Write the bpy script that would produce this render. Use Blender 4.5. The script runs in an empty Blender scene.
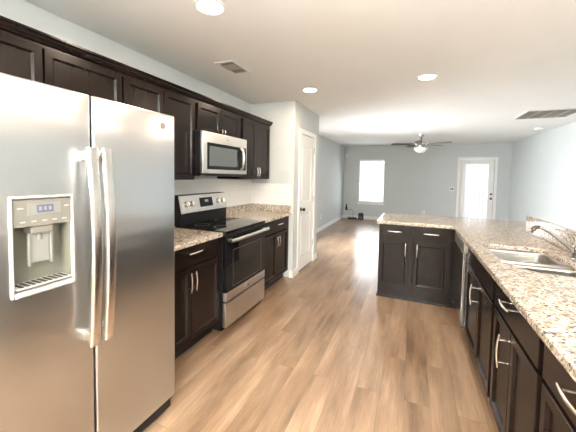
import bpy, bmesh, math, random
from mathutils import Vector, Matrix
C = bpy.context.scene.collection
SC = bpy.context.scene
PI = math.pi
R = math.radians
random.seed(7)

# ------------------------------------------------------------------ camera
cam_d = bpy.data.cameras.new('camera')
cam = bpy.data.objects.new('camera', cam_d)
C.objects.link(cam)
YAW, PITCH, ROLL = R(22.7053), R(2.9302), R(1.0088)
fw = Vector((-math.sin(YAW) * math.cos(PITCH), math.cos(YAW) * math.cos(PITCH), -math.sin(PITCH)))
rt = Vector((math.cos(YAW), math.sin(YAW), 0))
up = rt.cross(fw)
rt2 = rt * math.cos(ROLL) + up * math.sin(ROLL)
up2 = up * math.cos(ROLL) - rt * math.sin(ROLL)
m = Matrix((rt2, up2, -fw)).transposed().to_4x4()
m.translation = Vector((0, 0, 1.4296))
cam.matrix_world = m
cam_d.sensor_width = 36
cam_d.lens = 296.79 / 576 * 36
cam_d.shift_x = 0
cam_d.shift_y = (190.34 - 216) / 576
cam_d.clip_start = 0.02
SC.camera = cam

# ------------------------------------------------------------------ world, exposure, large lights
W = bpy.data.worlds.new('world')
SC.world = W
W.use_nodes = True
W.node_tree.nodes['Background'].inputs[0].default_value = (0.80, 0.88, 1.0, 1)
W.node_tree.nodes['Background'].inputs[1].default_value = 1.0
SC.view_settings.view_transform = 'Standard'
SC.view_settings.look = 'None'
SC.view_settings.gamma = 1
SC.view_settings.use_curve_mapping = False
SC.view_settings.exposure = 0.96

LAMP_W = 7.5            # each recessed lamp
WINDOW_E = 1.5          # daylight behind the far window blind
DOOR_E = 0.9            # daylight behind the patio door blind
ADDED_WIN_E = 1.6        # glow of the made-up window behind the viewer
SIDE_WIN_E = 2.0        # daylight through the living room window hidden behind the pantry


def daylight(name, loc, direction, sx_, sy_, watts, col, spread=180):
    # area lamp for daylight at a window, aimed along the given direction
    ld_ = bpy.data.lights.new(name, 'AREA')
    ld_.shape = 'RECTANGLE'
    ld_.size, ld_.size_y = sx_, sy_
    ld_.energy = watts
    ld_.spread = R(spread)
    ld_.color = col
    lo_ = bpy.data.objects.new(name, ld_)
    C.objects.link(lo_)
    lo_.location = loc
    lo_.rotation_euler = Vector(direction).to_track_quat('-Z', 'Y').to_euler()
    return lo_


daylight('added_ceiling_fill', (0.4, -2.20, 1.45), (0.1, .27, .96), 2.6, 0.8, 720, (1.0, .98, .95), 125)  # added lamp aimed upward to brighten the kitchen ceiling
daylight('far_window_daylight', (-1.255, 10.05, 1.28), (.1, -1, -.15), .72, 1.3, 8, (.90, .95, 1.0), 150)
daylight('side_window_daylight', (-2.12, 6.1, 1.16), (.97, 0, -.2), 1.55, 1.6, 78, (.93, .97, 1.0), 120)


# ------------------------------------------------------------------ materials
def mat(name, col=(0.8, 0.8, 0.8), rough=0.5, metal=0.0, spec=0.5, coat=0.0, emit=None, es=1.0):
    M = bpy.data.materials.new(name)
    M.use_nodes = True
    b = M.node_tree.nodes['Principled BSDF']
    b.inputs['Base Color'].default_value = (*col, 1)
    b.inputs['Roughness'].default_value = rough
    b.inputs['Metallic'].default_value = metal
    b.inputs['Specular IOR Level'].default_value = spec
    b.inputs['Coat Weight'].default_value = coat
    b.inputs['Coat Roughness'].default_value = 0.08
    if emit:
        b.inputs['Emission Color'].default_value = (*emit, 1)
        b.inputs['Emission Strength'].default_value = es
    return M


def nd(M, t, **kw):
    n = M.node_tree.nodes.new(t)
    for k, v in kw.items():
        setattr(n, k, v)
    return n


def lk(M, a, b):
    M.node_tree.links.new(a, b)


def bsdf(M):
    return M.node_tree.nodes['Principled BSDF']


def coords(M, scale=(1, 1, 1), kind='Object'):
    tc = nd(M, 'ShaderNodeTexCoord')
    mp = nd(M, 'ShaderNodeMapping')
    mp.inputs['Scale'].default_value = scale
    lk(M, tc.outputs[kind], mp.inputs['Vector'])
    return mp.outputs[0]


def ramp(M, fac, stops, interp='LINEAR'):
    r = nd(M, 'ShaderNodeValToRGB')
    r.color_ramp.interpolation = interp
    el = r.color_ramp.elements
    while len(el) < len(stops):
        el.new(0.5)
    for e, (p, c) in zip(el, stops):
        e.position = p
        e.color = (*c, 1)
    lk(M, fac, r.inputs[0])
    return r.outputs[0]


def noise(M, vec, scale, detail=4, rough=0.55):
    n = nd(M, 'ShaderNodeTexNoise')
    n.inputs['Scale'].default_value = scale
    n.inputs['Detail'].default_value = detail
    n.inputs['Roughness'].default_value = rough
    lk(M, vec, n.inputs['Vector'])
    return n.outputs[0]


def mixc(M, fac, a, b, mode='MIX'):
    x = nd(M, 'ShaderNodeMix', data_type='RGBA', blend_type=mode)
    for sock, v in ((x.inputs[0], fac), (x.inputs[6], a), (x.inputs[7], b)):
        if hasattr(v, 'links') or isinstance(v, bpy.types.NodeSocket):
            lk(M, v, sock)
        else:
            sock.default_value = v if isinstance(v, (int, float)) else (*v, 1)
    return x.outputs[2]


def bump(M, h, strength, dist=0.002):
    b = nd(M, 'ShaderNodeBump')
    b.inputs['Strength'].default_value = strength
    b.inputs['Distance'].default_value = dist
    lk(M, h, b.inputs['Height'])
    lk(M, b.outputs[0], bsdf(M).inputs['Normal'])


def paint(name, col, rough=0.75, bs=0.12):
    M = mat(name, col, rough, spec=0.25)
    v = coords(M)
    n = noise(M, v, 2.0, 2)
    c = mixc(M, n, tuple(x * 0.97 for x in col), tuple(min(1, x * 1.03) for x in col))
    lk(M, c, bsdf(M).inputs['Base Color'])
    bump(M, noise(M, v, 160, 3), bs, 0.0015)
    return M


WALL = paint('grey_blue_wall_paint', (0.55, 0.577, 0.570))
CEIL = paint('white_ceiling_paint', (0.85, 0.855, 0.835), 0.9, 0.2)
TRIM = paint('white_trim_paint', (0.82, 0.81, 0.79), 0.35, 0.02)
DOORW = paint('white_door_paint', (0.80, 0.79, 0.765), 0.4, 0.02)

# floor planks running along Y
FLOOR = mat('vinyl_plank_floor', rough=0.28, spec=0.6)
tc = nd(FLOOR, 'ShaderNodeTexCoord')
sx = nd(FLOOR, 'ShaderNodeSeparateXYZ')
cx = nd(FLOOR, 'ShaderNodeCombineXYZ')
lk(FLOOR, tc.outputs['Object'], sx.inputs[0])
lk(FLOOR, sx.outputs[1], cx.inputs[0])
lk(FLOOR, sx.outputs[0], cx.inputs[1])
br = nd(FLOOR, 'ShaderNodeTexBrick', offset=0.37, offset_frequency=2)
lk(FLOOR, cx.outputs[0], br.inputs['Vector'])
br.inputs['Color1'].default_value = (0, 0, 0, 1)
br.inputs['Color2'].default_value = (1, 1, 1, 1)
br.inputs['Mortar'].default_value = (0.5, 0.5, 0.5, 1)
br.inputs['Scale'].default_value = 1
br.inputs['Brick Width'].default_value = 1.22
br.inputs['Row Height'].default_value = 0.152
br.inputs['Mortar Size'].default_value = 0.0011
br.inputs['Mortar Smooth'].default_value = 0.1
plank = ramp(FLOOR, br.outputs['Color'], [(0.0, (0.220, 0.143, 0.087)), (0.4, (0.250, 0.167, 0.105)), (0.7, (0.272, 0.185, 0.120)), (1.0, (0.300, 0.210, 0.141))])
# offset the grain per plank
sc_ = nd(FLOOR, 'ShaderNodeVectorMath', operation='SCALE')
lk(FLOOR, br.outputs['Color'], sc_.inputs[0])
sc_.inputs['Scale'].default_value = 17
ad = nd(FLOOR, 'ShaderNodeVectorMath', operation='ADD')
lk(FLOOR, cx.outputs[0], ad.inputs[0])
lk(FLOOR, sc_.outputs[0], ad.inputs[1])
mp = nd(FLOOR, 'ShaderNodeMapping')
mp.inputs['Scale'].default_value = (1.0, 5.5, 1)
lk(FLOOR, ad.outputs[0], mp.inputs[0])
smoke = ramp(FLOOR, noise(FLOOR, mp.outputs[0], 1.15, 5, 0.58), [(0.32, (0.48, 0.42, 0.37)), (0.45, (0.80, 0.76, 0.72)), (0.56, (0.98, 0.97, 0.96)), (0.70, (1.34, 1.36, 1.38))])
mp2 = nd(FLOOR, 'ShaderNodeMapping')
mp2.inputs['Scale'].default_value = (2.0, 60, 1)
lk(FLOOR, ad.outputs[0], mp2.inputs[0])
grain = noise(FLOOR, mp2.outputs[0], 2.2, 6, 0.65)
gr = ramp(FLOOR, grain, [(0.3, (0.78, 0.76, 0.74)), (0.6, (1.06, 1.06, 1.06))])
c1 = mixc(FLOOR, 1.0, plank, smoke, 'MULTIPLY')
c2 = mixc(FLOOR, 1.0, c1, gr, 'MULTIPLY')
c3 = mixc(FLOOR, br.outputs['Fac'], c2, (0.13, 0.085, 0.055))
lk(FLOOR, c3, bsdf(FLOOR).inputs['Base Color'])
bump(FLOOR, grain, 0.12, 0.001)

# dark espresso cabinet wood
CAB = mat('espresso_cabinet_wood', (0.03, 0.018, 0.014), 0.26, spec=0.18)
v = coords(CAB, (18, 18, 1.6))
g = noise(CAB, v, 3.0, 6, 0.65)
lk(CAB, ramp(CAB, g, [(0.3, (0.0075, 0.0044, 0.0034)), (0.6, (0.0105, 0.0062, 0.0048)), (0.85, (0.014, 0.0083, 0.0065))]), bsdf(CAB).inputs['Base Color'])
bump(CAB, g, 0.02, 0.0006)
TOE = mat('black_toe_kick', (0.012, 0.009, 0.008), 0.5)

# speckled granite
GRAN = mat('speckled_beige_granite', rough=0.10, spec=0.5)
v = coords(GRAN)
vo = nd(GRAN, 'ShaderNodeTexVoronoi')
vo.inputs['Scale'].default_value = 130
lk(GRAN, v, vo.inputs['Vector'])
sp = nd(GRAN, 'ShaderNodeSeparateColor')
lk(GRAN, vo.outputs['Color'], sp.inputs[0])
speck = ramp(GRAN, sp.outputs[0], [(0.0, (0.08, 0.07, 0.062)), (0.08, (0.22, 0.175, 0.14)), (0.19, (0.40, 0.34, 0.275)), (0.42, (0.47, 0.42, 0.36)), (0.62, (0.54, 0.49, 0.43)), (0.82, (0.62, 0.58, 0.525))], 'CONSTANT')
n1 = noise(GRAN, v, 24, 5, 0.6)
blot = ramp(GRAN, n1, [(0.35, (0.70, 0.64, 0.58)), (0.55, (1, 1, 1)), (0.75, (1.12, 1.08, 1.03))])
gc = mixc(GRAN, 1.0, speck, blot, 'MULTIPLY')
vo2 = nd(GRAN, 'ShaderNodeTexVoronoi')
vo2.inputs['Scale'].default_value = 60
lk(GRAN, v, vo2.inputs['Vector'])
sp2 = nd(GRAN, 'ShaderNodeSeparateColor')
lk(GRAN, vo2.outputs['Color'], sp2.inputs[0])
pat = ramp(GRAN, sp2.outputs[1], [(0.0, (0.45, 0.40, 0.36)), (0.06, (0.84, 0.78, 0.72)), (0.25, (1, 1, 1)), (0.85, (1.06, 1.04, 1.0))], 'CONSTANT')
gc2 = mixc(GRAN, 0.8, gc, pat, 'MULTIPLY')
lk(GRAN, gc2, bsdf(GRAN).inputs['Base Color'])


def steel(name, col, rough, stretch=(2, 2, 90), bs=0.10):
    M = mat(name, col, rough, 1.0)
    v = coords(M, stretch)
    n = noise(M, v, 6, 3)
    r = nd(M, 'ShaderNodeMapRange')
    r.inputs['To Min'].default_value = rough * 0.85
    r.inputs['To Max'].default_value = rough * 1.15
    lk(M, n, r.inputs['Value'])
    lk(M, r.outputs[0], bsdf(M).inputs['Roughness'])
    w = noise(M, coords(M, (.7, .7, 4.0)), 2.2, 1)
    b1 = nd(M, 'ShaderNodeBump')
    b1.inputs['Strength'].default_value = 0.16
    b1.inputs['Distance'].default_value = 0.02
    lk(M, w, b1.inputs['Height'])
    b2 = nd(M, 'ShaderNodeBump')
    b2.inputs['Strength'].default_value = bs
    b2.inputs['Distance'].default_value = 0.0006
    lk(M, n, b2.inputs['Height'])
    lk(M, b1.outputs[0], b2.inputs['Normal'])
    lk(M, b2.outputs[0], bsdf(M).inputs['Normal'])
    bsdf(M).inputs['Anisotropic'].default_value = 0.5
    return M


STEEL = steel('brushed_stainless_steel', (0.555, 0.57, 0.58), 0.30)
STEEL2 = steel('stainless_trim', (0.66, 0.64, 0.60), 0.30, (.4, .4, 60), 0.0)
SINKST = steel('sink_stainless_steel', (0.33, 0.31, 0.28), 0.36, (2, 20, 2), 0.0)
NICKEL = mat('brushed_nickel', (0.78, 0.75, 0.70), 0.24, 1.0)
CHROME = mat('chrome', (0.52, 0.51, 0.50), 0.12, 1.0)
GASKET = mat('dark_grey_plastic', (0.06, 0.06, 0.062), 0.5)
BLACKG = mat('black_glass', (0.004, 0.004, 0.005), 0.05, spec=0.35)
OVENW = mat('oven_window_glass', (0.008, 0.0075, 0.007), 0.04, spec=0.4)
MWG = mat('microwave_window_glass', (0.10, 0.115, 0.115), 0.12, spec=0.7)
BLACKP = mat('black_plastic', (0.007, 0.007, 0.0075), 0.4, spec=0.25)
GREYP = mat('warm_grey_plastic', (0.150, 0.142, 0.122), 0.4)
SILVERP = mat('silver_grey_plastic', (0.20, 0.20, 0.185), 0.3)
PALEP = mat('pale_grey_plastic', (0.42, 0.41, 0.385), 0.35)
WHITEP = mat('white_plastic', (0.82, 0.82, 0.80), 0.35)
LCD = mat('blue_grey_display', (0.085, 0.09, 0.115), 0.2)
LCDT = mat('display_figures', (0.20, 0.21, 0.27), 0.4, emit=(0.4, 0.45, 0.6), es=0.06)
OLIVE = mat('dispenser_cavity_grey', (0.15, 0.148, 0.115), 0.35)
ICONW = mat('white_print', (0.42, 0.41, 0.38), 0.5)
BADGE = mat('badge_metal', (0.55, 0.42, 0.38), 0.3, 1.0)
FANB = mat('dark_walnut_blade', (0.05, 0.035, 0.028), 0.45)
FROST = mat('frosted_bowl_glass', (0.85, 0.84, 0.78), 0.35, spec=0.5)
BRONZE = mat('dark_bronze', (0.07, 0.05, 0.035), 0.35, 0.8)
GRILLE = mat('grey_vent_metal', (0.42, 0.40, 0.35), 0.6)
VENTIN = mat('vent_duct_shadow', (0.16, 0.155, 0.14), 0.9)
LAMP = mat('lit_lamp_diffuser', (1, 1, 1), 0.4, emit=(1, 0.90, 0.78), es=14)
PANE_W = mat('bright_daylit_pane', (0.9, 0.9, 0.9), 0.2, emit=(0.92, 0.97, 1.0), es=WINDOW_E)
PANE_D = mat('daylit_door_pane', (0.9, 0.9, 0.9), 0.2, emit=(0.90, 0.96, 1.0), es=DOOR_E)
PANE_N = mat('added_glow_pane', (0.9, 0.9, 0.9), 0.2, emit=(0.97, 0.98, 1.0), es=ADDED_WIN_E)  # glowing pane of the made-up window behind the viewer
PANE_S = mat('daylit_side_pane', (0.9, 0.9, 0.9), 0.2, emit=(0.93, 0.97, 1.0), es=SIDE_WIN_E)
SLAT = mat('white_blind_slat', (0.86, 0.86, 0.88), 0.5)

# tile with faint running-bond joints
TILE = mat('white_subway_tile', (0.80, 0.79, 0.76), 0.16, spec=0.5)
tc = nd(TILE, 'ShaderNodeTexCoord')
sx = nd(TILE, 'ShaderNodeSeparateXYZ')
lk(TILE, tc.outputs['Object'], sx.inputs[0])
su = nd(TILE, 'ShaderNodeMath', operation='ADD')
lk(TILE, sx.outputs[0], su.inputs[0])
lk(TILE, sx.outputs[1], su.inputs[1])
cx = nd(TILE, 'ShaderNodeCombineXYZ')
lk(TILE, su.outputs[0], cx.inputs[0])
lk(TILE, sx.outputs[2], cx.inputs[1])
bt = nd(TILE, 'ShaderNodeTexBrick')
lk(TILE, cx.outputs[0], bt.inputs['Vector'])
bt.inputs['Color1'].default_value = (0.80, 0.79, 0.765, 1)
bt.inputs['Color2'].default_value = (0.83, 0.82, 0.795, 1)
bt.inputs['Mortar'].default_value = (0.74, 0.73, 0.705, 1)
bt.inputs['Scale'].default_value = 1
bt.inputs['Brick Width'].default_value = 0.152
bt.inputs['Row Height'].default_value = 0.076
bt.inputs['Mortar Size'].default_value = 0.0018
lk(TILE, bt.outputs['Color'], bsdf(TILE).inputs['Base Color'])


# ------------------------------------------------------------------ mesh helpers
class MB:
    def __init__(self):
        self.bm = bmesh.new()

    def _merge(self, b2, mtx=None):
        if mtx is not None:
            bmesh.ops.transform(b2, matrix=mtx, verts=b2.verts)
        me = bpy.data.meshes.new('tmp')
        b2.to_mesh(me)
        b2.free()
        self.bm.from_mesh(me)
        bpy.data.meshes.remove(me)
        return self

    def box(self, x0, x1, y0, y1, z0, z1, bev=0.0, seg=2, mtx=None):
        b = bmesh.new()
        bmesh.ops.create_cube(b, size=1)
        bmesh.ops.transform(b, matrix=Matrix.Translation(((x0 + x1) / 2, (y0 + y1) / 2, (z0 + z1) / 2)) @ Matrix.Diagonal((abs(x1 - x0), abs(y1 - y0), abs(z1 - z0), 1)), verts=b.verts)
        if bev > 0:
            bmesh.ops.bevel(b, geom=b.edges[:], offset=bev, segments=seg, affect='EDGES', profile=0.5)
        return self._merge(b, mtx)

    def cyl(self, p0, p1, r0, r1=None, n=20):
        p0, p1 = Vector(p0), Vector(p1)
        d = p1 - p0
        b = bmesh.new()
        bmesh.ops.create_cone(b, cap_ends=True, segments=n, radius1=r0, radius2=r0 if r1 is None else r1, depth=d.length)
        q = d.to_track_quat('Z', 'Y').to_matrix().to_4x4()
        return self._merge(b, Matrix.Translation((p0 + p1) / 2) @ q)

    def tube(self, pts, r, n=10, rs=None):
        pts = [Vector(p) for p in pts]
        b = bmesh.new()
        rings = []
        for i, p in enumerate(pts):
            t = (pts[min(i + 1, len(pts) - 1)] - pts[max(i - 1, 0)]).normalized()
            a = Vector((0, 0, 1)) if abs(t.z) < 0.9 else Vector((1, 0, 0))
            u = t.cross(a).normalized()
            w = t.cross(u)
            rr = rs[i] if rs else r
            rings.append([b.verts.new(p + (u * math.cos(k * 2 * PI / n) + w * math.sin(k * 2 * PI / n)) * rr) for k in range(n)])
        for r1, r2 in zip(rings, rings[1:]):
            for k in range(n):
                b.faces.new((r1[k], r1[(k + 1) % n], r2[(k + 1) % n], r2[k]))
        b.faces.new(rings[0][::-1])
        b.faces.new(rings[-1])
        bmesh.ops.recalc_face_normals(b, faces=b.faces)
        return self._merge(b)

    def lathe(self, prof, loc=(0, 0, 0), n=28, mtx=None):
        b = bmesh.new()
        rings = []
        for (r, z) in prof:
            if r < 1e-6:
                rings.append([b.verts.new((0, 0, z))])
            else:
                rings.append([b.verts.new((r * math.cos(k * 2 * PI / n), r * math.sin(k * 2 * PI / n), z)) for k in range(n)])
        for a, c in zip(rings, rings[1:]):
            for k in range(n):
                k2 = (k + 1) % n
                if len(a) == 1 and len(c) == 1:
                    continue
                if len(a) == 1:
                    b.faces.new((a[0], c[k], c[k2]))
                elif len(c) == 1:
                    b.faces.new((a[k], a[k2], c[0]))
                else:
                    b.faces.new((a[k], a[k2], c[k2], c[k]))
        bmesh.ops.recalc_face_normals(b, faces=b.faces)
        M_ = Matrix.Translation(loc)
        if mtx is not None:
            M_ = M_ @ mtx
        return self._merge(b, M_)

    def prism(self, outline, axis, a0, a1, bev=0.0):
        """outline: 2-D points; axis 'x','y','z' is the extrusion axis"""
        b = bmesh.new()

        def P(u, v, a):
            return {'x': (a, u, v), 'y': (u, a, v), 'z': (u, v, a)}[axis]
        lo = [b.verts.new(P(u, v, a0)) for u, v in outline]
        hi = [b.verts.new(P(u, v, a1)) for u, v in outline]
        b.faces.new(lo)
        b.faces.new(hi[::-1])
        n = len(lo)
        for k in range(n):
            b.faces.new((lo[k], hi[k], hi[(k + 1) % n], lo[(k + 1) % n]))
        bmesh.ops.recalc_face_normals(b, faces=b.faces)
        if bev > 0:
            bmesh.ops.bevel(b, geom=b.edges[:], offset=bev, segments=2, affect='EDGES', profile=0.5)
        return self._merge(b)

    def panel_front(self, x0, x1, z0, z1, y_front, t, frame=0.055, depth=0.012, slope=0.014, bev=0.002):
        """door/drawer front facing -y: slab with a recessed flat panel and a sloped inner edge"""
        b = bmesh.new()
        bmesh.ops.create_cube(b, size=1)
        bmesh.ops.transform(b, matrix=Matrix.Translation(((x0 + x1) / 2, y_front + t / 2, (z0 + z1) / 2)) @ Matrix.Diagonal((x1 - x0, t, z1 - z0, 1)), verts=b.verts)
        f = [f for f in b.faces if f.normal.y < -0.9][0]
        if frame > 0:
            bmesh.ops.inset_individual(b, faces=[f], thickness=frame)
            bmesh.ops.inset_individual(b, faces=[f], thickness=slope, depth=-depth)
        return self._merge(b)

    def build(self, name, material, parent=None, smooth=None):
        me = bpy.data.meshes.new(name)
        self.bm.to_mesh(me)
        self.bm.free()
        me.materials.append(material)
        o = bpy.data.objects.new(name, me)
        C.objects.link(o)
        if parent is not None:
            o.parent = parent
        if smooth:
            for p in me.polygons:
                p.use_smooth = True
            me.set_sharp_from_angle(angle=R(smooth))
        return o


def tag(o, label=None, cat=None, group=None, kind=None):
    if label:
        o['label'] = label
    if cat:
        o['category'] = cat
    if group:
        o['group'] = group
    if kind:
        o['kind'] = kind
    return o


def empty(name, label, cat, loc=(0, 0, 0), rz=0, group=None):
    o = bpy.data.objects.new(name, None)
    C.objects.link(o)
    o.location = loc
    o.rotation_euler = (0, 0, rz)
    o.empty_display_size = 0.1
    return tag(o, label, cat, group)


def struct(name, mb, material, parent=None, label=None):
    o = mb.build(name, material, parent)
    o['kind'] = 'structure'
    if label:
        o['label'] = label
    return o


def sempty(name, loc=(0, 0, 0), label=None):
    o = bpy.data.objects.new(name, None)
    C.objects.link(o)
    o.location = loc
    o['kind'] = 'structure'
    if label:
        o['label'] = label
    return o


def copy_tree(o, parent=None):
    c = o.copy()
    C.objects.link(c)
    if parent is not None:
        c.parent = parent
    for ch in list(o.children):
        copy_tree(ch, c)
    return c


# ------------------------------------------------------------------ the room
XL, XR, YN, YF, H = -2.17, 2.55, -2.4, 10.14, 2.44
PX, PY0, PY1 = -1.50, 3.79, 4.90          # pantry closet
struct('floor', MB().box(XL - .1, XR + .1, YN - .1, YF + .1, -0.1, 0), FLOOR)
struct('ceiling', MB().box(XL - .1, XR + .1, YN - .1, YF + .1, H, H + .1), CEIL)
SY0, SY1, SZ0, SZ1 = 5.25, 6.95, .30, 2.02
struct('wall_left', MB().box(XL - .1, XL, YN - .1, SY0, 0, H).box(XL - .1, XL, SY1, YF + .1, 0, H).box(XL - .1, XL, SY0, SY1, 0, SZ0).box(XL - .1, XL, SY0, SY1, SZ1, H), WALL)
struct('wall_right', MB().box(XR, XR + .1, YN - .1, YF + .1, 0, H), WALL)
# far wall with window and door openings
WX0, WX1, WZ0, WZ1 = -1.665, -0.845, 0.585, 1.995
DX0, DX1, DZ1 = 1.30, 2.165, 1.985
struct('wall_back', MB().box(XL, WX0, YF, YF + .12, 0, H).box(WX0, WX1, YF, YF + .12, 0, WZ0).box(WX0, WX1, YF, YF + .12, WZ1, H)
       .box(WX1, DX0, YF, YF + .12, 0, H).box(DX0, DX1, YF, YF + .12, DZ1, H).box(DX1, XR, YF, YF + .12, 0, H), WALL)
# wall behind the viewer with a wide opening for the made-up window
NX0, NX1, NZ0, NZ1 = -1.1, 1.9, 0.35, 2.15
struct('wall_near', MB().box(XL, NX0, YN - .12, YN, 0, H).box(NX1, XR, YN - .12, YN, 0, H)
       .box(NX0, NX1, YN - .12, YN, 0, NZ0).box(NX0, NX1, YN - .12, YN, NZ1, H), WALL)
# pantry walls with a door opening
PDY0, PDY1, PDZ = 4.01, 4.67, 2.04
struct('wall_pantry', MB().box(XL, PX, PY0, PY0 + .1, 0, H).box(XL, PX, PY1 - .1, PY1, 0, H)
       .box(PX - .1, PX, PY0 + .1, PDY0, 0, H).box(PX - .1, PX, PDY1, PY1 - .1, 0, H).box(PX - .1, PX, PDY0, PDY1, PDZ, H), WALL)
# knee wall that backs the sink run
struct('wall_knee', MB().box(1.078, 1.19, 0.66, 3.60, 0, 1.035), WALL)


def baseboard(name, x0, x1, y0, y1, h=0.105):
    mb = MB().box(x0, x1, y0, y1, 0, h * 0.8)
    t = 0.004
    dx, dy = abs(x1 - x0), abs(y1 - y0)
    if dx < dy:
        mb.box(x0 + (t if x0 > 0 else 0), x1 - (0 if x0 > 0 else t), y0, y1, h * 0.8, h)
    else:
        mb.box(x0, x1, y0 + t, y1, h * 0.8, h) if y0 > 5 else mb.box(x0, x1, y0 + t, y1, h * 0.8, h)
    return struct(name, mb, TRIM)


baseboard('baseboard_left', XL, XL + .015, PY1, YF - .016)
baseboard('baseboard_back', XL + .001, DX0 - .07, YF - .015, YF)
baseboard('baseboard_right', XR - .015, XR, YN, YF)
struct('baseboard_pantry', MB().box(-1.545, PX + .015, PY0 - .015, PY0, 0, .10).box(PX, PX + .015, PY0 - .015, PDY0 - .06, 0, .10, 0.002)
       .box(PX, PX + .015, PDY1 + .06, PY1 + .015, 0, .10).box(XL + .016, PX + .015, PY1, PY1 + .015, 0, .10), TRIM)

# window_1: frame, sashes, blind
w = sempty('window_1', (0, 0, 0), 'bright single hung window with closed white blind on the far wall')
f = MB().box(WX0, WX0 + .03, YF + .02, YF + .10, WZ0, WZ1).box(WX1 - .03, WX1, YF + .02, YF + .10, WZ0, WZ1)
f.box(WX0 + .03, WX1 - .03, YF + .02, YF + .10, WZ0, WZ0 + .035).box(WX0 + .03, WX1 - .03, YF + .02, YF + .10, WZ1 - .03, WZ1)
f.box(WX0 + .03, WX1 - .03, YF + .04, YF + .085, 1.285, 1.325)
f.build('window_frame', TRIM, w)
MB().box(WX0 + .03, WX1 - .03, YF + .092, YF + .098, WZ0 + .035, WZ1 - .03).build('pane', PANE_W, w)
MB().box(WX0 - .03, WX1 + .03, YF - .045, YF + .05, WZ0 - .025, WZ0, 0.004).box(WX0 - .015, WX1 + .015, YF - .014, YF, WZ0 - .085, WZ0 - .025).build('window_sill', TRIM, w)
s = MB()
zz = WZ0 + .06
while zz < WZ1 - .06:
    s.box(WX0 + .035, WX1 - .035, -.0125, .0125, -.0012, .0012, mtx=Matrix.Translation((0, YF + .018, zz)) @ Matrix.Rotation(R(38), 4, 'X'))
    zz += 0.032
s.box(WX0 + .032, WX1 - .032, YF + .003, YF + .036, WZ1 - .055, WZ1 - .02)
s.build('blind', SLAT, w)

# door_1: glazed patio door with blind
d = sempty('door_1', (0, 0, 0), 'white glazed patio door with inner blind and two dark locks on the far wall')
MB().box(DX0 - .065, DX0 + .005, YF - .018, YF, 0, DZ1 + .065, .003).box(DX1 - .005, DX1 + .065, YF - .018, YF, 0, DZ1 + .065, .003).box(DX0 + .005, DX1 - .005, YF - .018, YF, DZ1 - .005, DZ1 + .065, .003).build('door_casing', TRIM, d)
gx0, gx1, gz0, gz1 = DX0 + .12, DX1 - .13, 0.24, 1.86
MB().box(DX0 + .008, gx0, YF + .03, YF + .075, 0.01, DZ1 - .008).box(gx1, DX1 - .008, YF + .03, YF + .075, 0.01, DZ1 - .008).box(gx0, gx1, YF + .03, YF + .075, 0.01, gz0).box(gx0, gx1, YF + .03, YF + .075, gz1, DZ1 - .008).build('door_slab', DOORW, d)
MB().box(gx0 - .02, gx0 + .02, YF + .02, YF + .03, gz0 - .02, gz1 + .02).box(gx1 - .02, gx1 + .02, YF + .02, YF + .03, gz0 - .02, gz1 + .02).box(gx0 + .02, gx1 - .02, YF + .02, YF + .03, gz0 - .02, gz0 + .02).box(gx0 + .02, gx1 - .02, YF + .02, YF + .03, gz1 - .02, gz1 + .02).build('glazing_bead', TRIM, d)
MB().box(gx0, gx1, YF + .068, YF + .072, gz0, gz1).build('pane', PANE_D, d)
s = MB()
zz = gz0 + .03
while zz < gz1 - .03:
    for xa_, xb_ in ((gx0 + .022, gx0 + .163), (gx0 + .179, gx1 - .169), (gx1 - .153, gx1 - .022)):
        s.box(xa_, xb_, -.0180, .0180, -.0015, .0015, mtx=Matrix.Translation((0, YF + .049, zz)) @ Matrix.Rotation(R(57), 4, 'X'))
    zz += 0.033
s.build('blind', SLAT, d)
for zz, rr in ((0.985, .027), (0.850, .030)):
    MB().cyl((2.105, YF + .03, zz), (2.105, YF + .012, zz), rr).cyl((2.105, YF + .012, zz), (2.105, YF - .03, zz), rr * .7).build('lock_knob', BRONZE, d)
MB().box(DX0 + .008, DX1 - .008, YF + .012, YF + .10, 0, .01).build('threshold', BRONZE, d)

# added_fill_window made up behind the viewer to supply kitchen light
w = sempty('added_fill_window', (0, 0, 0))
f = MB()
for xx in (NX0, -0.12, 0.88, NX1 - .05):
    f.box(xx, xx + .05, YN - .11, YN - .02, NZ0, NZ1)
f.box(NX0, NX1, YN - .11, YN - .02, NZ0, NZ0 + .05).box(NX0, NX1, YN - .11, YN - .02, NZ1 - .05, NZ1)
f.build('window_frame', TRIM, w)
MB().box(NX0 + .03, NX1 - .03, YN - .09, YN - .08, NZ0 + .03, NZ1 - .03).build('pane', PANE_N, w)

# window_3 on the living room left wall, behind the pantry
w = sempty('window_3', (0, 0, 0))
f = MB()
for yy in (SY0, (SY0 + SY1) / 2 - .025, SY1 - .05):
    f.box(XL - .09, XL - .02, yy, yy + .05, SZ0, SZ1)
f.box(XL - .09, XL - .02, SY0, SY1, SZ0, SZ0 + .05).box(XL - .09, XL - .02, SY0, SY1, SZ1 - .05, SZ1)
f.build('window_frame', TRIM, w)
MB().box(XL - .08, XL - .07, SY0 + .03, SY1 - .03, SZ0 + .03, SZ1 - .03).build('pane', PANE_S, w)

# door_2: pantry door
d = sempty('door_2', (0, 0, 0), 'white two panel pantry door with dark bronze knob')
MB().box(PX, PX + .016, PDY0 - .06, PDY0 + .004, 0, PDZ + .06, .003).box(PX, PX + .016, PDY1 - .004, PDY1 + .06, 0, PDZ + .06, .003).box(PX, PX + .016, PDY0 + .004, PDY1 - .004, PDZ - .004, PDZ + .06, .003).build('door_casing', TRIM, d)
b = bmesh.new()
mb = MB()
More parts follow.
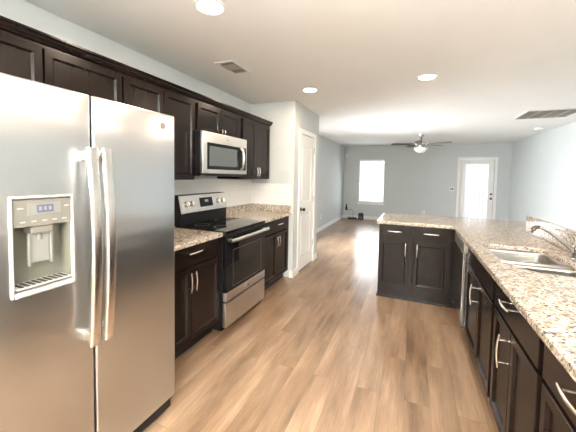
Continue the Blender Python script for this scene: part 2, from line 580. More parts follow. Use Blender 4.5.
# slab built facing +X: stiles, rails and two raised panels
x0, x1 = PX - .045, PX - .008
ya, yb = PDY0 + .004, PDY1 - .004
mb.box(x0, x1, ya, ya + .11, .012, PDZ - .006).box(x0, x1, yb - .11, yb, .012, PDZ - .006)
for za, zb in ((.012, .21), (.86, 1.03), (1.88, PDZ - .006)):
    mb.box(x0, x1, ya + .11, yb - .11, za, zb)
mb.build('door_slab', DOORW, d)
b.free()
for za, zb in ((.21, .86), (1.03, 1.88)):
    q = MB().box(x0 + .005, x1 - .014, ya + .11, yb - .11, za, zb)
    q.box(x0 + .01, x1 - .004, ya + .145, yb - .145, za + .035, zb - .035, .008)
    q.build('door_panel', DOORW, d)
MB().cyl((PX - .01, 4.085, .93), (PX + .004, 4.085, .93), .031).cyl((PX + .0, 4.085, .93), (PX + .035, 4.085, .93), .011).lathe([(0, 0), (.018, .002), (.027, .012), (.028, .022), (.020, .034), (0, .038)], (PX + .032, 4.085, .93), 20, Matrix.Rotation(PI / 2, 4, 'Y')).build('door_knob', BRONZE, d, 40)
for zz in (.33, 1.05, 1.83):
    MB().cyl((PX + .0, PDY1 - .004, zz - .045), (PX + .0, PDY1 - .004, zz + .045), .009).build('hinge', GRILLE, d)

# tiled splash zones on the walls (structure trim)
struct('trim_1', MB().box(XL, XL + .008, 1.40, 2.94, .90, 1.372).box(XL, XL + .008, 2.94, PY0 - .008, 1.01, 1.372), TILE, None, 'white subway tile behind the range')
struct('trim_2', MB().box(XL, -1.545, PY0 - .008, PY0, 1.01, 1.308), TILE, None, 'white subway tile on the pantry side wall')


# ------------------------------------------------------------------ cabinets
def pull_mb(x, z, y, length, vertical, r=0.0055, stand=0.030):
    """arched bar pull on a front at local y facing -y"""
    mb = MB()
    n = 9
    pts, rs = [], []
    for i in range(n):
        t = i / (n - 1)
        a = (t - .5) * length
        yy = y - stand - 0.007 * math.sin(PI * t)
        pts.append((x, yy, z + a) if vertical else (x + a, yy, z))
        rs.append(r * (0.85 + 0.35 * math.sin(PI * t)))
    mb.tube(pts, r, 10, rs)
    for sgn in (-1, 1):
        a = sgn * length * .33
        p = (x, y, z + a) if vertical else (x + a, y, z)
        q = (x, y - stand - .004, z + a) if vertical else (x + a, y - stand - .004, z)
        mb.cyl(p, q, r * .8, n=10)
    return mb


def front(root, kind, x0, x1, z0, z1, pull=None, frame=0.055):
    nm = {'door': 'door', 'drawer': 'drawer', 'panel': 'false_drawer_front'}[kind]
    fo = MB().panel_front(x0, x1, z0, z1, -0.02, 0.02, frame=frame if kind == 'door' else 0.0)
    o = fo.build(nm, CAB, root)
    bv = o.modifiers.new('edge', 'BEVEL')
    bv.width = 0.0025
    bv.segments = 2
    bv.limit_method = 'ANGLE'
    bv.angle_limit = R(60)
    if pull:
        px, pz, ln, vert = pull
        h = pull_mb(px, pz, -0.02, ln, vert).build('handle', NICKEL, o, 50)
    return o


def base_cabinet(label, loc, rz, width, fronts, depth=0.60, toe=True, group='base cabinets', name='base_cabinet', hollow=False):
    """local x = left to right seen from the front, y = into the cabinet, front face at y = 0"""
    r = empty(name, label, 'cabinet', loc, rz, group)
    mb = MB()
    if toe:
        if hollow:
            mb.box(0.001, .019, 0, depth, .105, .876).box(width - .019, width - .001, 0, depth, .105, .876).box(.019, width - .019, 0, depth, .105, .123)
            mb.box(.019, width - .019, depth - .012, depth, .123, .876).box(.019, width - .019, 0, .018, .123, .876)
        else:
            mb.box(0.001, width - .001, 0, depth, .105, .876)
        mb.build('carcass', CAB, r)
        MB().box(0.001, width - .001, .07, depth, 0, .105).build('toe_kick', TOE, r)
    else:
        mb.box(0.001, width - .001, 0, depth, 0, .876)
        mb.build('carcass', CAB, r)
    for fr in fronts:
        front(r, *fr)
    return r


def wall_cabinet(label, loc, rz, width, z0, z1, fronts, depth=0.325, z1body=2.11):
    r = empty('wall_cabinet', label, 'cabinet', loc, rz, 'wall cabinets over the range side')
    MB().box(0.001, width - .001, 0, depth, z0, z1body).build('carcass', CAB, r)
    for fr in fronts:
        front(r, *fr)
    return r


LF = -1.565         # carcass face of the left run (fronts stand 2 cm proud)
# left of range
base_cabinet('dark espresso base cabinet with a wide drawer over two doors between refrigerator and range', (LF, 1.415, 0), PI / 2, .76, [
    ('drawer', .025, .735, .722, .862, (.40, .822, .15, False)),
    ('door', .025, .376, .135, .700, (.345, .60, .15, True)),
    ('door', .384, .735, .135, .700, (.402, .60, .15, True))])
base_cabinet('dark espresso base cabinet with drawer over two doors between range and pantry wall', (LF, 2.945, 0), PI / 2, .843, [
    ('drawer', .06, .77, .722, .862, (.462, .812, .15, False)),
    ('door', .06, .41, .135, .700, (.375, .60, .13, True)),
    ('door', .42, .77, .135, .700, (.436, .60, .13, True))])
LU = -1.865
wall_cabinet('short dark two door wall cabinet above the refrigerator', (LU, .51, 0), PI / 2, .945, 1.80, 2.11, [
    ('door', .02, .472, 1.815, 2.090, (.44, 1.850, .045, True)), ('door', .482, .940, 1.815, 2.090, (.515, 1.850, .045, True))], depth=.305)
wall_cabinet('tall dark two door wall cabinet between refrigerator and microwave', (LU, 1.455, 0), PI / 2, .745, 1.372, 2.11, [
    ('door', .012, .363, 1.382, 2.085, (.34, 1.46, .11, True)), ('door', .374, .732, 1.382, 2.085, (.40, 1.46, .11, True))], depth=.305)
wall_cabinet('short dark two door wall cabinet directly above the microwave', (LU, 2.20, 0), PI / 2, .765, 1.826, 2.11, [
    ('door', .03, .385, 1.835, 2.085, (.365, 1.862, .045, True)), ('door', .393, .75, 1.835, 2.085, (.413, 1.862, .045, True))], depth=.305)
wall_cabinet('dark two door wall cabinet at pantry end with silver pulls', (LU, 2.965, 0), PI / 2, .80, 1.372, 2.11, [
    ('door', .06, .385, 1.382, 2.085, (.362, 1.46, .12, True)), ('door', .393, .76, 1.382, 2.085, (.418, 1.46, .12, True))], depth=.305)
# crown moulding along the wall cabinets
prof = [(-2.17, 2.110), (-1.862, 2.110), (-1.852, 2.113), (-1.847, 2.122), (-1.838, 2.130), (-1.834, 2.142), (-1.822, 2.150), (-1.822, 2.160), (-2.17, 2.160)]
cm = MB().prism(prof, 'y', .50, 3.775)
tag(cm.build('crown_molding', CAB), 'long dark crown molding running along the tops of the wall cabinets', 'molding')
# little white piece left on top
q = empty('white_cap', 'small white plastic piece lying on crown of pantry end wall cabinet', 'clip', (-1.93, 3.62, 2.160))
MB().box(-.04, .05, -.07, .06, 0, .018, .004, mtx=Matrix.Rotation(.35, 4, 'Z')).build('bracket', WHITEP, q)
MB().cyl((.0, .03, .018), (.0, .03, .052), .022, .016).build('cap', WHITEP, q)

# right run (faces -X); local x runs towards the viewer (-Y)
RF = 0.475
DWY0, DWY1 = 2.935, 3.545
base_cabinet('dark sink base cabinet with false front and two doors beside the dishwasher', (RF, 2.925, 0), -PI / 2, .925, [
    ('panel', .035, .895, .722, .862),
    ('door', .035, .495, .135, .700, (.445, .585, .15, True)),
    ('door', .503, .895, .135, .700)], depth=.60, hollow=True)
base_cabinet('dark base cabinet with one drawer over two doors nearer than the sink base', (RF, 1.995, 0), -PI / 2, .665, [
    ('drawer', .015, .645, .722, .862, (.305, .822, .15, False)),
    ('door', .015, .320, .135, .700, (.262, .575, .17, True)),
    ('door', .328, .645, .135, .700)], depth=.60)
base_cabinet('dark base cabinet at the lower right corner of the photo, nearest the viewer', (RF, 1.325, 0), -PI / 2, .645, [
    ('drawer', .015, .63, .722, .862, (.285, .815, .15, False)),
    ('door', .015, .318, .135, .700, (.285, .585, .15, True)),
    ('door', .326, .63, .135, .700, (.36, .585, .15, True))], depth=.60)
# peninsula cabinet, faces -Y
pen = base_cabinet('dark peninsula cabinet with two drawers over two doors facing the viewer', (-.345, 3.666, 0), 0, 1.40, [
    ('drawer', .012, .335, .735, .862, (.177, .835 - .035, .15, False)),
    ('drawer', .385, .742, .735, .862, (.56, .835 - .035, .15, False)),
    ('door', .012, .335, .150, .690, (.318 - .02, .60, .15, True)),
    ('door', .385, .742, .150, .690, (.42, .60, .15, True))], depth=.56, toe=False)
MB().box(.82, 1.40, -.105, 0, 0, .876).build('corner_filler', CAB, pen)
MB().box(-.008, .82, -.016, 0, 0, .022, .004).box(-.010, 0, -.016, .56, 0, .022, .003).build('shoe_molding', CAB, pen)


# ------------------------------------------------------------------ counters
def slab(outer, holes, z0, z1, bev=0.007):
    b = bmesh.new()
    loops = []
    edges = []
    for lp in [outer] + holes:
        vs = [b.verts.new((x, y, z0)) for x, y in lp]
        edges += [b.edges.new((vs[i], vs[(i + 1) % len(vs)])) for i in range(len(vs))]
    bmesh.ops.triangle_fill(b, use_beauty=True, use_dissolve=False, edges=edges)
    ext = bmesh.ops.extrude_face_region(b, geom=b.faces[:])
    bmesh.ops.translate(b, vec=(0, 0, z1 - z0), verts=[g for g in ext['geom'] if isinstance(g, bmesh.types.BMVert)])
    bmesh.ops.recalc_face_normals(b, faces=b.faces)
    if bev:
        es = [e for e in b.edges if len(e.link_faces) == 2 and e.calc_face_angle(0) > 1.2 and abs(e.verts[0].co.z - e.verts[1].co.z) < 1e-5]
        bmesh.ops.bevel(b, geom=es, offset=bev, segments=3, affect='EDGES', profile=0.5)
    mb = MB()
    mb._merge(b)
    return mb


def arc(cx_, cy_, r, a0, a1, n=5):
    return [(cx_ + r * math.cos(R(a0 + (a1 - a0) * i / n)), cy_ + r * math.sin(R(a0 + (a1 - a0) * i / n))) for i in range(n + 1)]


SK = dict(x0=.545, x1=.925, y0=2.035, y1=2.66)
hole = arc(.598, 2.70, .06, 180, 90) + arc(.865, 2.70, .06, 90, 0) + arc(.885, 2.075, .04, 0, -90) + arc(.735, 2.195, .16, -90, -135, 4) + arc(.618, 2.225, .08, -135, -180, 3)
hole = hole[::-1]
ct = slab([(-.37, 3.618), (.428, 3.618), (.428, .66), (1.057, .66), (1.057, 3.60), (1.40, 3.60), (1.40, 4.47), (-.37, 4.47)], [hole], .877, .914).build('countertop', GRAN)
tag(ct, 'L-shaped speckled beige granite countertop over peninsula and sink cabinets', 'countertop')
o = slab([(XL + .009, 1.40), (-1.525, 1.40), (-1.525, 2.176), (XL + .009, 2.176)], [], .877, .914).build('countertop', GRAN)
tag(o, 'short granite countertop between refrigerator and range', 'countertop')
r = empty('countertop', 'granite countertop with short upstand between range and pantry wall', 'countertop', (0, 0, 0))
slab([(XL + .009, 2.945), (-1.525, 2.945), (-1.525, PY0 - .001), (XL + .009, PY0 - .001)], [], .877, .914).build('slab', GRAN, r)
MB().box(XL + .009, XL + .029, 2.946, PY0 - .002, .914, 1.010, .003).box(XL + .029, -1.53, PY0 - .022, PY0 - .002, .914, 1.010, .003).build('upstand', GRAN, r)
o = MB().box(1.057, 1.077, .66, 3.625, .914, 1.074, .003).build('granite_upstand', GRAN)
tag(o, 'raised granite upstand behind the sink and faucet', 'backsplash')


# ------------------------------------------------------------------ sink and faucet
def bowl(outline, ztop, zbot, shrink=0.9, rim=0.014):
    b = bmesh.new()
    cx_ = sum(p[0] for p in outline) / len(outline)
    cy_ = sum(p[1] for p in outline) / len(outline)

    def ring(k, z, kk=None):
        return [b.verts.new((cx_ + (x - cx_) * k, cy_ + (y - cy_) * k, z)) for x, y in outline]
    rings = [ring(1.0, ztop), ring(.99, ztop - .02), ring(.965, zbot + .03), ring(.93, zbot + .008), ring(.86, zbot), ring(.12, zbot - .004)]
    n = len(outline)
    for a, c in zip(rings, rings[1:]):
        for k in range(n):
            b.faces.new((a[k], a[(k + 1) % n], c[(k + 1) % n], c[k]))
    b.faces.new(rings[-1])
    bmesh.ops.recalc_face_normals(b, faces=b.faces)
    mb = MB()
    mb._merge(b)
    return mb, (cx_, cy_)


sink = empty('kitchen_sink', 'double bowl stainless undermount sink set in the granite counter', 'sink', (.735, 2.35, .914))
sink_inv = Matrix.Translation((-.735, -2.35, -.914))


def local(mb):
    bmesh.ops.transform(mb.bm, matrix=sink_inv, verts=mb.bm.verts)
    return mb


far_bowl = arc(.598, 2.70, .06, 180, 90) + arc(.865, 2.70, .06, 90, 0) + arc(.885, 2.385, .04, 0, -90) + arc(.585, 2.385, .04, -90, -180)
near_bowl = arc(.590, 2.275, .04, 180, 90) + arc(.885, 2.275, .04, 90, 0) + arc(.885, 2.075, .04, 0, -90) + arc(.735, 2.195, .16, -90, -135, 4) + arc(.612, 2.225, .07, -145, -180, 2)
for ol in (far_bowl, near_bowl):
    mb, (bx, by) = bowl(ol, .884, .72)
    o = local(mb).build('bowl', SINKST, sink, 50)
    so = o.modifiers.new('thick', 'SOLIDIFY')
    so.thickness = .0015
    so.offset = -1
    local(MB().lathe([(0, 0), (.03, 0), (.042, .003), (.044, .0), (.044, -.01), (0, -.01)], (bx, by, .7185))).build('drain', CHROME, sink, 40)
local(MB().box(.548, .922, 2.318, 2.342, .79, .899, .007)).build('divider', SINKST, sink, 50)

fy = 2.47
fa = empty('kitchen_faucet', 'single handle faucet with slanting spout behind the sink', 'faucet', (.995, fy, .914))
MB().lathe([(0, 0), (.030, 0), (.030, .006), (.024, .012), (.022, .05), (.023, .075), (.020, .095), (0, .10)]).build('faucet_body', CHROME, fa, 40)
MB().tube([(0, 0, .04), (-.03, 0, .068), (-.07, 0, .105), (-.11, 0, .140), (-.15, 0, .171), (-.18, 0, .190), (-.205, 0, .199)], .012, 14, [.013, .012, .011, .0105, .010, .010, .0105]).build('spout', CHROME, fa, 60)
MB().tube([(-.198, 0, .198), (-.222, 0, .195), (-.236, 0, .178), (-.240, 0, .160)], .016, 14, [.011, .014, .016, .015]).build('spray_head', BRONZE, fa, 60)
MB().tube([(0, 0, .09), (0, 0, .115), (-.012, 0, .145), (-.035, 0, .166), (-.075, 0, .184), (-.115, 0, .192)], .007, 12, [.015, .011, .007, .006, .0055, .005]).build('lever', CHROME, fa, 60)

# ------------------------------------------------------------------ dishwasher
dw = empty('dishwasher', 'stainless dishwasher between the sink base and peninsula corner', 'dishwasher', (RF, DWY1 + .003, 0), -PI / 2)
dwW = DWY1 - DWY0 + .003
MB().box(.006, dwW - .006, .01, .58, .10, .872).build('tub_body', GASKET, dw)
DWS = steel('dishwasher_steel', (0.62, 0.62, 0.60), 0.16, (2, 2, 90), 0.03)
MB().box(.006, dwW - .006, -.045, .009, .115, .775, .004).build('door', DWS, dw)
MB().box(.006, dwW - .006, -.042, .009, .779, .868, .004).build('control_panel', STEEL2, dw)
MB().box(.006, dwW - .006, .05, .57, .004, .099).build('kick_plate', BLACKP, dw)
MB().cyl((.10, -.046, .15), (.10, -.0485, .15), .008).build('badge', CHROME, dw)

# ------------------------------------------------------------------ refrigerator
FX = -1.277
fr = empty('refrigerator', 'tall stainless side by side refrigerator with door dispenser', 'refrigerator', (FX, .43, 0), PI / 2)
FW = .915
MB().box(.004, FW - .004, .075, .80, .045, 1.735, .004).build('body', GASKET, fr)
gapx = .428


def fdoor(x0, x1, cut=None):
    mb = MB()
    if cut is None:
        mb.box(x0, x1, 0, .068, .095, 1.757, .010, 3)
    else:
        a, c, e, g_ = cut
        # door with a dispenser opening
        b2 = bmesh.new()
        xs = [x0, a, c, x1]
        zs = [.095, e, g_, 1.757]
        vv = {}
        for i, x in enumerate(xs):
            for k, z in enumerate(zs):
                vv[i, k] = b2.verts.new((x, 0, z))
        for i in range(3):
            for k in range(3):
                if (i, k) != (1, 1):
                    b2.faces.new((vv[i, k], vv[i + 1, k], vv[i + 1, k + 1], vv[i, k + 1]))
        ext = bmesh.ops.extrude_face_region(b2, geom=b2.faces[:])
        bmesh.ops.translate(b2, vec=(0, .068, 0), verts=[q for q in ext['geom'] if isinstance(q, bmesh.types.BMVert)])
        bmesh.ops.recalc_face_normals(b2, faces=b2.faces)
        es = [e2 for e2 in b2.edges if len(e2.link_faces) == 2 and e2.calc_face_angle(0) > 1.2 and all(abs(v_.co.x - x0) < 1e-4 or abs(v_.co.x - x1) < 1e-4 or abs(v_.co.z - .095) < 1e-4 or abs(v_.co.z - 1.757) < 1e-4 for v_ in e2.verts)]
        bmesh.ops.bevel(b2, geom=es, offset=.010, segments=3, affect='EDGES', profile=.5)
        mb._merge(b2)
    return mb


dA, dB, dC, dD = .137, .342, .988, 1.330
freezer = fdoor(.002, gapx - .004, (dA, dB, dC, dD)).build('freezer_door', STEEL, fr, 40)
fridge_door = fdoor(gapx + .004, FW - .002).build('fridge_door', STEEL, fr, 40)


def fhandle(x, par):
    mb = MB()
    n = 13
    b = bmesh.new()
    rings = []
    for i in range(n):
        t = i / (n - 1)
        z = .685 + t * (1.53 - .685)
        yy = -.042 - .022 * math.sin(PI * t)
        w_, d_ = .022, .013
        ring = []
        for k in range(12):
            a = 2 * PI * k / 12
            ring.append(b.verts.new((x + w_ * math.copysign(abs(math.cos(a)) ** .6, math.cos(a)), yy + d_ * math.copysign(abs(math.sin(a)) ** .6, math.sin(a)), z)))
        rings.append(ring)
    for a_, c_ in zip(rings, rings[1:]):
        for k in range(12):
            b.faces.new((a_[k], a_[(k + 1) % 12], c_[(k + 1) % 12], c_[k]))
    b.faces.new(rings[0])
    b.faces.new(rings[-1])
    bmesh.ops.recalc_face_normals(b, faces=b.faces)
    mb._merge(b)
    for z in (.72, 1.495):
        mb.box(x - .013, x + .013, -.045, .0, z - .022, z + .022, .004)
    return mb.build('handle', NICKEL, par, 50)


fhandle(gapx - .030, freezer)
fhandle(gapx + .034, fridge_door)
# logo badge
MB().cyl((.823, .0, 1.688), (.823, -.003, 1.688), .017, n=28).build('logo_badge', BADGE, fridge_door)
# dispenser
disp = MB()
# surround frame
for bx_ in ((dA - .003, dA + .006, dC - .012, dD + .008), (dB - .006, dB + .003, dC - .012, dD + .008)):
    disp.box(bx_[0], bx_[1], -.010, .03, bx_[2], bx_[3], .004)
disp.box(dA + .006, dB - .006, -.010, .03, dD - .002, dD + .008, .004).box(dA + .006, dB - .006, -.014, .03, dC - .012, dC + .006, .004)
dis = disp.build('dispenser', PALEP, freezer)
cav = MB().box(dA + .006, dB - .006, .062, .0675, dC, dD).box(dA + .006, dA + .012, .004, .062, dC, dD).box(dB - .012, dB - .006, .004, .062, dC, dD).box(dA + .012, dB - .012, .004, .062, dC + .004, dC + .016)
cav.build('cavity', OLIVE, dis)
MB().box(dA + .008, dB - .008, -.004, .03, 1.226, dD - .006, .002).build('control_panel', GREYP, dis)
MB().box(.188, .298, -.0065, -.004, 1.268, 1.312, .001).build('display_frame', SILVERP, dis)
MB().box(.215, .270, -.0085, -.0065, 1.276, 1.304).build('display', LCD, dis)
q = MB()
for k in range(3):
    q.box(.222 + k * .016, .231 + k * .016, -.0092, -.0085, 1.283, 1.297)
q.build('display_figures', LCDT, dis)
for k in range(5):
    MB().box(.165 + k * .034, .181 + k * .034, -.0052, -.004, 1.242, 1.247).build('button', ICONW, dis)
for xx in (.158, .310):
    MB().box(xx, xx + .018, -.0052, -.004, 1.292, 1.297).build('button', ICONW, dis)
MB().box(.200, .275, .002, .055, 1.195, 1.226, .006).cyl((.237, .03, 1.20), (.237, .03, 1.17), .014).build('spigot', GREYP, dis)
MB().box(.195, .204, .012, .022, 1.075, 1.20, .002).box(.268, .277, .012, .022, 1.075, 1.20, .002).box(.204, .268, .020, .026, 1.085, 1.195, .002).build('paddle', SILVERP, dis)
q = MB().box(dA + .012, dB - .012, -.012, .060, dC + .016, dC + .022, .001)
q.build('drip_tray', PALEP, dis)
q = MB()
for k in range(9):
    q.box(.162 + k * .0185, .172 + k * .0185, -.006, .050, dC + .0215, dC + .0235)
q.build('drip_grille', BLACKP, dis)
MB().box(.01, FW - .01, .03, .075, .018, .09, .003).build('base_grille', BLACKP, fr)
for xx in (.06, FW - .06):
    MB().cyl((xx, .12, 0), (xx, .12, .046), .018).build('foot', BLACKP, fr)
for xx in (.03, FW - .12):
    MB().box(xx, xx + .09, .076, .14, 1.734, 1.752, .004).build('hinge_cover', GASKET, fr)

# ------------------------------------------------------------------ range
rg = empty('range', 'freestanding electric range with black glass door and stainless drawer', 'oven', (-1.515, 2.181, 0), PI / 2)
RW = .757
MB().box(.002, RW - .002, .02, .62, .03, .895).build('body', BLACKP, rg)
MB().box(0, RW, -.02, .56, .897, .922, .005).build('cooktop', BLACKG, rg)
for (bx_, by_, rr) in ((.20, .14, .095), (.56, .14, .075), (.20, .40, .075), (.56, .40, .095)):
    q = MB()
    q.lathe([(rr, .9222), (rr, .9228), (rr - .004, .9228), (rr - .004, .9222)], (bx_, by_, 0), 32)
    q.build('burner_ring', GREYP, rg)
# oven door: dark glass with steel bottom rail
od = MB().box(.003, RW - .003, -.022, .018, .365, .868, .006).build('oven_door', BLACKG, rg)
MB().box(.11, RW - .11, -.0245, -.022, .405, .735, .001).build('window', OVENW, od)
MB().box(.11, RW - .11, -.0252, -.0245, .398, .404).box(.11, RW - .11, -.0252, -.0245, .736, .742).box(.103, .109, -.0252, -.0245, .398, .742).box(RW - .109, RW - .103, -.0252, -.0245, .398, .742).build('window_border', GASKET, od)
MB().box(.003, RW - .003, -.022, .018, .285, .3645, .005).build('door_rail', STEEL2, od)
MB().cyl((RW / 2, -.022, .325), (RW / 2, -.0255, .325), .013, n=24).build('logo_badge', CHROME, od)
h = MB()
pts = [(.012 + t / 12 * (RW - .024), -.062 - .012 * math.sin(PI * t / 12), .838) for t in range(13)]
h.tube(pts, .017, 14)
for xx in (.05, RW - .05):
    h.box(xx - .022, xx + .022, -.064, -.02, .826, .850, .004)
h.build('handle', STEEL2, od, 50)
MB().box(.003, RW - .003, -.018, .018, .870, .896, .003).build('vent_trim', BLACKP, rg)
dr = MB().box(.003, RW - .003, -.022, .018, .045, .268, .006).build('drawer', STEEL2, rg)
MB().box(.01, RW - .01, -.005, .018, .270, .284).build('drawer_grip', BLACKP, rg)
MB().box(.02, RW - .02, .04, .60, .0, .03).build('plinth', BLACKP, rg)
# back guard
bg = MB().prism([(.50, .922), (.63, .922), (.63, 1.215), (.53, 1.215), (.49, 1.04), (.497, 1.03)], 'x', 0.0, RW, .004).build('back_guard', BLACKP, rg)
ang = math.atan2(.04, .175)


def onguard(mb):
    # local panel coords: u across, v up the slope, y out of the slope
    M_ = Matrix.Translation((0, .4895, 1.04)) @ Matrix.Rotation(-ang, 4, 'X')
    bmesh.ops.transform(mb.bm, matrix=M_, verts=mb.bm.verts)
    return mb


onguard(MB().box(.004, RW - .004, -.008, .002, 0, .176, .004)).build('control_fascia', STEEL2, bg)
onguard(MB().box(.285, .495, -.0105, -.008, .045, .140, .002)).build('display', BLACKG, bg)
onguard(MB().box(.365, .425, -.0112, -.0105, .092, .118)).build('display_figures', LCDT, bg)
for xx in (.085, .165, .595, .675):
    onguard(MB().cyl((xx, -.008, .088), (xx, -.012, .088), .034, n=24).cyl((xx, -.012, .088), (xx, -.034, .088), .026, .023, n=24).box(xx - .006, xx + .006, -.042, -.030, .062, .114, .003)).build('knob', NICKEL, bg, 40)

# ------------------------------------------------------------------ microwave
mw = empty('microwave', 'stainless over the range microwave under the short wall cabinet', 'microwave', (-1.77, 2.190, 0), PI / 2)
MWW = .775
MB().box(.004, MWW - .004, .022, .392, 1.415, 1.824, .004).build('case', BLACKP, mw)
md = MB().box(0, MWW, -.012, .020, 1.430, 1.822, .008, 3).build('door', STEEL2, mw, 40)
MB().box(.062, .672, -.0145, -.012, 1.472, 1.722, .002).build('door_glass', BLACKG, md)
MB().box(.092, .560, -.0158, -.0145, 1.505, 1.690, .001).build('window', MWG, md)
MB().box(.685, .752, -.0145, -.012, 1.472, 1.722, .002).build('keypad', BLACKG, md)
MB().box(.695, .742, -.0152, -.0145, 1.685, 1.710).build('display', LCD, md)
for i in range(3):
    for k in range(4):
        MB().box(.697 + i * .016, .708 + i * .016, -.0152, -.0145, 1.50 + k * .04, 1.512 + k * .04).build('key', GREYP, md)
h = MB()
h.tube([(.640, -.014, 1.478), (.640, -.040, 1.500), (.640, -.052, 1.55), (.640, -.056, 1.60), (.640, -.052, 1.65), (.640, -.040, 1.695), (.640, -.014, 1.716)], .013, 12)
h.build('handle', STEEL2, md, 60)
MB().cyl((MWW / 2, -.012, 1.772), (MWW / 2, -.0135, 1.772), .012, n=20).build('logo_badge', GRILLE, md)
q = MB()
q.box(.02, MWW - .02, .03, .37, 1.405, 1.415)
q.build('grease_filter', GASKET, mw)


# ------------------------------------------------------------------ ceiling fittings
def can(loc, label, first=None):
    if first is None:
        r_ = empty('recessed_light', label, 'ceiling light', loc, 0, 'recessed ceiling lights in the kitchen')
        MB().lathe([(.098, 0), (.098, -.004), (.092, -.007), (.078, -.006), (.074, -.001), (.074, 0)], (0, 0, 0), 36).build('trim_ring', WHITEP, r_, 50)
        MB().lathe([(0, -.004), (.074, -.004), (.074, -.001), (0, -.001)], (0, 0, 0), 36).build('diffuser', LAMP, r_)
        ld = bpy.data.lights.new('lamp_light', 'AREA')
        ld.shape = 'DISK'
        ld.size = .14
        ld.energy = LAMP_W
        ld.color = (1.0, .80, .60)
        lo = bpy.data.objects.new('lamp_light', ld)
        C.objects.link(lo)
        lo.parent = r_
        lo.location = (0, 0, -.012)
    else:
        r_ = copy_tree(first)
        r_.location = loc
        r_['label'] = label
    return r_


c0 = can((-1.17, 1.52, H), 'lit round recessed ceiling light above the refrigerator end, at top of photo')
can((-1.156, 3.383, H), 'lit round recessed ceiling light beside the pantry corner', c0)
can((.097, 3.337, H), 'lit round recessed ceiling light above the peninsula aisle', c0)
can((.10, 1.50, H), 'round recessed ceiling light over the near kitchen aisle', c0)


def vent(name, label, x0, x1, y0, y1, n, along, cat='vent', border=.022, m_in=VENTIN):
    cx_, cy_ = (x0 + x1) / 2, (y0 + y1) / 2
    r_ = empty(name, label, cat, (cx_, cy_, H))
    a, b_ = (x1 - x0) / 2, (y1 - y0) / 2
    MB().box(-a, a, -b_, -b_ + border, -.010, 0, .002).box(-a, a, b_ - border, b_, -.008, 0, .002).box(-a, -a + border, -b_ + border, b_ - border, -.008, 0, .002).box(a - border, a, -b_ + border, b_ - border, -.008, 0, .002).build('frame', WHITEP, r_)
    MB().box(-a + border, a - border, -b_ + border, b_ - border, -.002, -.0005).build('backing', m_in, r_)
    mb = MB()
    for k in range(n):
        t = (k + .5) / n
        if along == 'x':
            yy = -b_ + border + t * (2 * b_ - 2 * border)
            mb.box(-a + border, a - border, -.0075, .0075, -.0012, .0012, mtx=Matrix.Translation((0, yy, -.006)) @ Matrix.Rotation(R(35), 4, 'X'))
        else:
            xx = -a + border + t * (2 * a - 2 * border)
            mb.box(-.0075, .0075, -b_ + border, b_ - border, -.0012, .0012, mtx=Matrix.Translation((xx, 0, -.006)) @ Matrix.Rotation(R(35), 4, 'Y'))
    mb.build('louver', GRILLE, r_)
    return r_


v1 = vent('supply_vent', 'small square ceiling supply vent above the wall cabinets', -1.70, -1.50, 2.27, 2.60, 9, 'y', border=.03)
MB().box(-.07, .07, -.10, .03, -.0135, -.0105).build('damper', GRILLE, v1)
v2 = vent('return_vent', 'large rectangular return air grille on ceiling near right wall', 1.52, 2.23, 5.43, 6.14, 26, 'x', border=.03)
mb = MB()
for k in range(1, 4):
    xx = -.355 + .71 * k / 4
    mb.box(xx - .008, xx + .008, -.325, .325, -.013, -.010)
mb.build('divider_bar', PALEP, v2)

sd = empty('smoke_detector', 'small round white smoke detector on ceiling beyond return grille', 'smoke detector', (2.25, 7.32, H))
MB().lathe([(0, 0), (.07, 0), (.07, -.014), (.062, -.032), (.04, -.040), (0, -.042)]).build('housing', WHITEP, sd, 40)
MB().lathe([(0, -.042), (.014, -.042), (.013, -.045), (0, -.045)], n=16).build('test_button', PALEP, sd)

# ceiling fan
fan = empty('ceiling_fan', 'brushed nickel ceiling fan with dark blades and glass light bowl in living room', 'ceiling fan', (.157, 7.70, H))
MB().lathe([(0, 0), (.065, 0), (.062, -.02), (.045, -.05), (.02, -.062), (0, -.062)]).build('canopy', NICKEL, fan, 40)
MB().cyl((0, 0, -.055), (0, 0, -.17), .013).build('downrod', BRONZE, fan)
MB().lathe([(0, -.155), (.04, -.16), (.09, -.175), (.12, -.20), (.125, -.235), (.10, -.265), (.06, -.275), (0, -.275)]).build('motor_housing', NICKEL, fan, 40)
MB().lathe([(0, -.275), (.055, -.275), (.06, -.30), (.075, -.315), (0, -.315)]).build('light_fitter', NICKEL, fan, 40)
MB().lathe([(.150, -.315), (.155, -.318), (.148, -.345), (.115, -.390), (.07, -.420), (0, -.432), (0, -.425), (.065, -.412), (.108, -.384), (.140, -.342), (.148, -.318)]).build('glass_bowl', FROST, fan, 40)
MB().lathe([(0, -.430), (.014, -.432), (.012, -.445), (0, -.455)], n=14).build('finial', BRONZE, fan, 40)
for k in range(5):
    a = R(-26 + 72 * k)
    M_ = Matrix.Rotation(a, 4, 'Z') @ Matrix.Translation((0, 0, -.225)) @ Matrix.Rotation(R(11), 4, 'X')
    b = bmesh.new()
    ol = [(.17, -.045), (.25, -.058), (.55, -.068), (.64, -.060), (.665, -.03), (.665, .03), (.64, .060), (.55, .068), (.25, .058), (.17, .045)]
    lo_ = [b.verts.new((x, y, -.004)) for x, y in ol]
    hi_ = [b.verts.new((x, y, .004)) for x, y in ol]
    b.faces.new(lo_[::-1])
    b.faces.new(hi_)
    for i in range(len(ol)):
        b.faces.new((lo_[i], lo_[(i + 1) % len(ol)], hi_[(i + 1) % len(ol)], hi_[i]))
    mb = MB()
    mb._merge(b, M_)
    bl = mb.build('blade', FANB, fan)
    MB().box(.09, .22, -.018, .018, -.010, -.004, .002, mtx=M_).box(.18, .24, -.035, .035, -.009, -.004, .002, mtx=M_).build('blade_arm', NICKEL, bl)

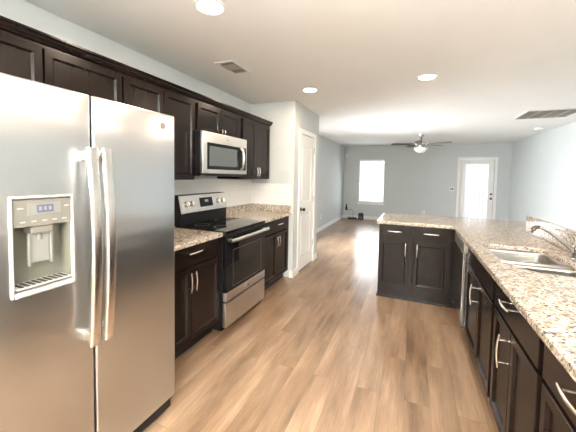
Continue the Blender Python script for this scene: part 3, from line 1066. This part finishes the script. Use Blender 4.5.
# ------------------------------------------------------------------ wall plates and small things in the living room
sw = empty('light_switch', 'double switch plate with dark rockers left of patio door', 'light switch', (1.10, YF, 1.10))
MB().box(-.058, .058, -.006, 0, -.06, .06, .002).build('plate', WHITEP, sw)
for xx in (-.024, .024):
    MB().box(xx - .017, xx + .017, -.010, -.006, -.034, .034, .001).build('rocker', GASKET, sw)


def outlet(loc, rz, label):
    r_ = empty('wall_outlet', label, 'outlet', loc, rz, 'white wall outlets')
    MB().box(-.036, .036, -.006, 0, -.058, .058, .002).build('plate', WHITEP, r_)
    for zz in (-.021, .021):
        MB().box(-.016, .016, -.009, -.006, zz - .014, zz + .014, .003).build('socket', PALEP, r_)
    return r_


outlet((.354, YF, .335), 0, 'white outlet plate on far wall just above the peninsula counter')
outlet((XL, 7.45, .352), PI / 2, 'white outlet plate low on the living room left wall')
se = empty('motion_sensor', 'small white sensor high in the far left living room corner', 'sensor', (-2.10, YF, 2.13))
MB().box(-.03, .03, -.03, 0, -.07, .055, .008).build('housing', WHITEP, se)
MB().box(.05, .075, -.012, 0, .04, .075, .003).build('clip', WHITEP, se)
MB().lathe([(0, 0), (.018, .003), (.014, .014), (0, .018)], (0, -.03, -.01), 16, Matrix.Rotation(PI / 2, 4, 'X')).build('lens', PALEP, se)

ad_ = empty('black_adapter', 'slim black adapter fixed to wall low in the far left corner', 'adapter', (-2.055, YF, .275))
MB().box(-.035, .035, -.05, 0, 0, .10, .006).box(-.022, .022, -.035, 0, .10, .205, .006).build('housing', BLACKP, ad_)
cab = MB()
pts = [(-2.02, YF - .03, .29), (-1.95, YF - .05, .275), (-1.88, YF - .06, .31), (-1.83, YF - .06, .27), (-1.81, YF - .06, .16), (-1.84, YF - .08, .06), (-1.90, YF - .14, .012), (-1.97, YF - .16, .010)]
sm = []
for i in range(len(pts) - 1):
    p0_, p1_, p2_, p3_ = [Vector(pts[max(0, min(len(pts) - 1, j))]) for j in (i - 1, i, i + 1, i + 2)]
    for t in (0, .25, .5, .75):
        sm.append(.5 * ((2 * p1_) + (p2_ - p0_) * t + (2 * p0_ - 5 * p1_ + 4 * p2_ - p3_) * t * t + (3 * p1_ - p0_ - 3 * p2_ + p3_) * t ** 3))
sm.append(Vector(pts[-1]))
tag(cab.tube(sm, .007, 8).build('cable', GREYP), 'thin grey cable drooping from the corner adapter to the floor', 'cable')
ps = empty('power_strip', 'low black power strip on floor in the far left corner', 'power strip', (-1.80, 9.93, 0), .08)
MB().box(-.16, .16, -.03, .03, 0, .042, .006).build('housing', BLACKP, ps)
for k in range(4):
    MB().box(-.13 + k * .065, -.085 + k * .065, -.02, .02, .042, .075 if k != 1 else .05, .003).build('plug', BLACKP, ps)
ro = empty('router', 'black router box standing on floor below the window', 'router', (-1.53, 9.93, 0), .1)
MB().box(-.085, .085, -.05, .05, 0, .205, .010).build('case', BLACKP, ro)
MB().box(-.055, .05, -.052, -.050, .03, .12, .001).build('front_panel', GASKET, ro)
MB().box(-.065, .065, -.03, .03, .205, .225, .006).build('top_cap', BLACKP, ro)
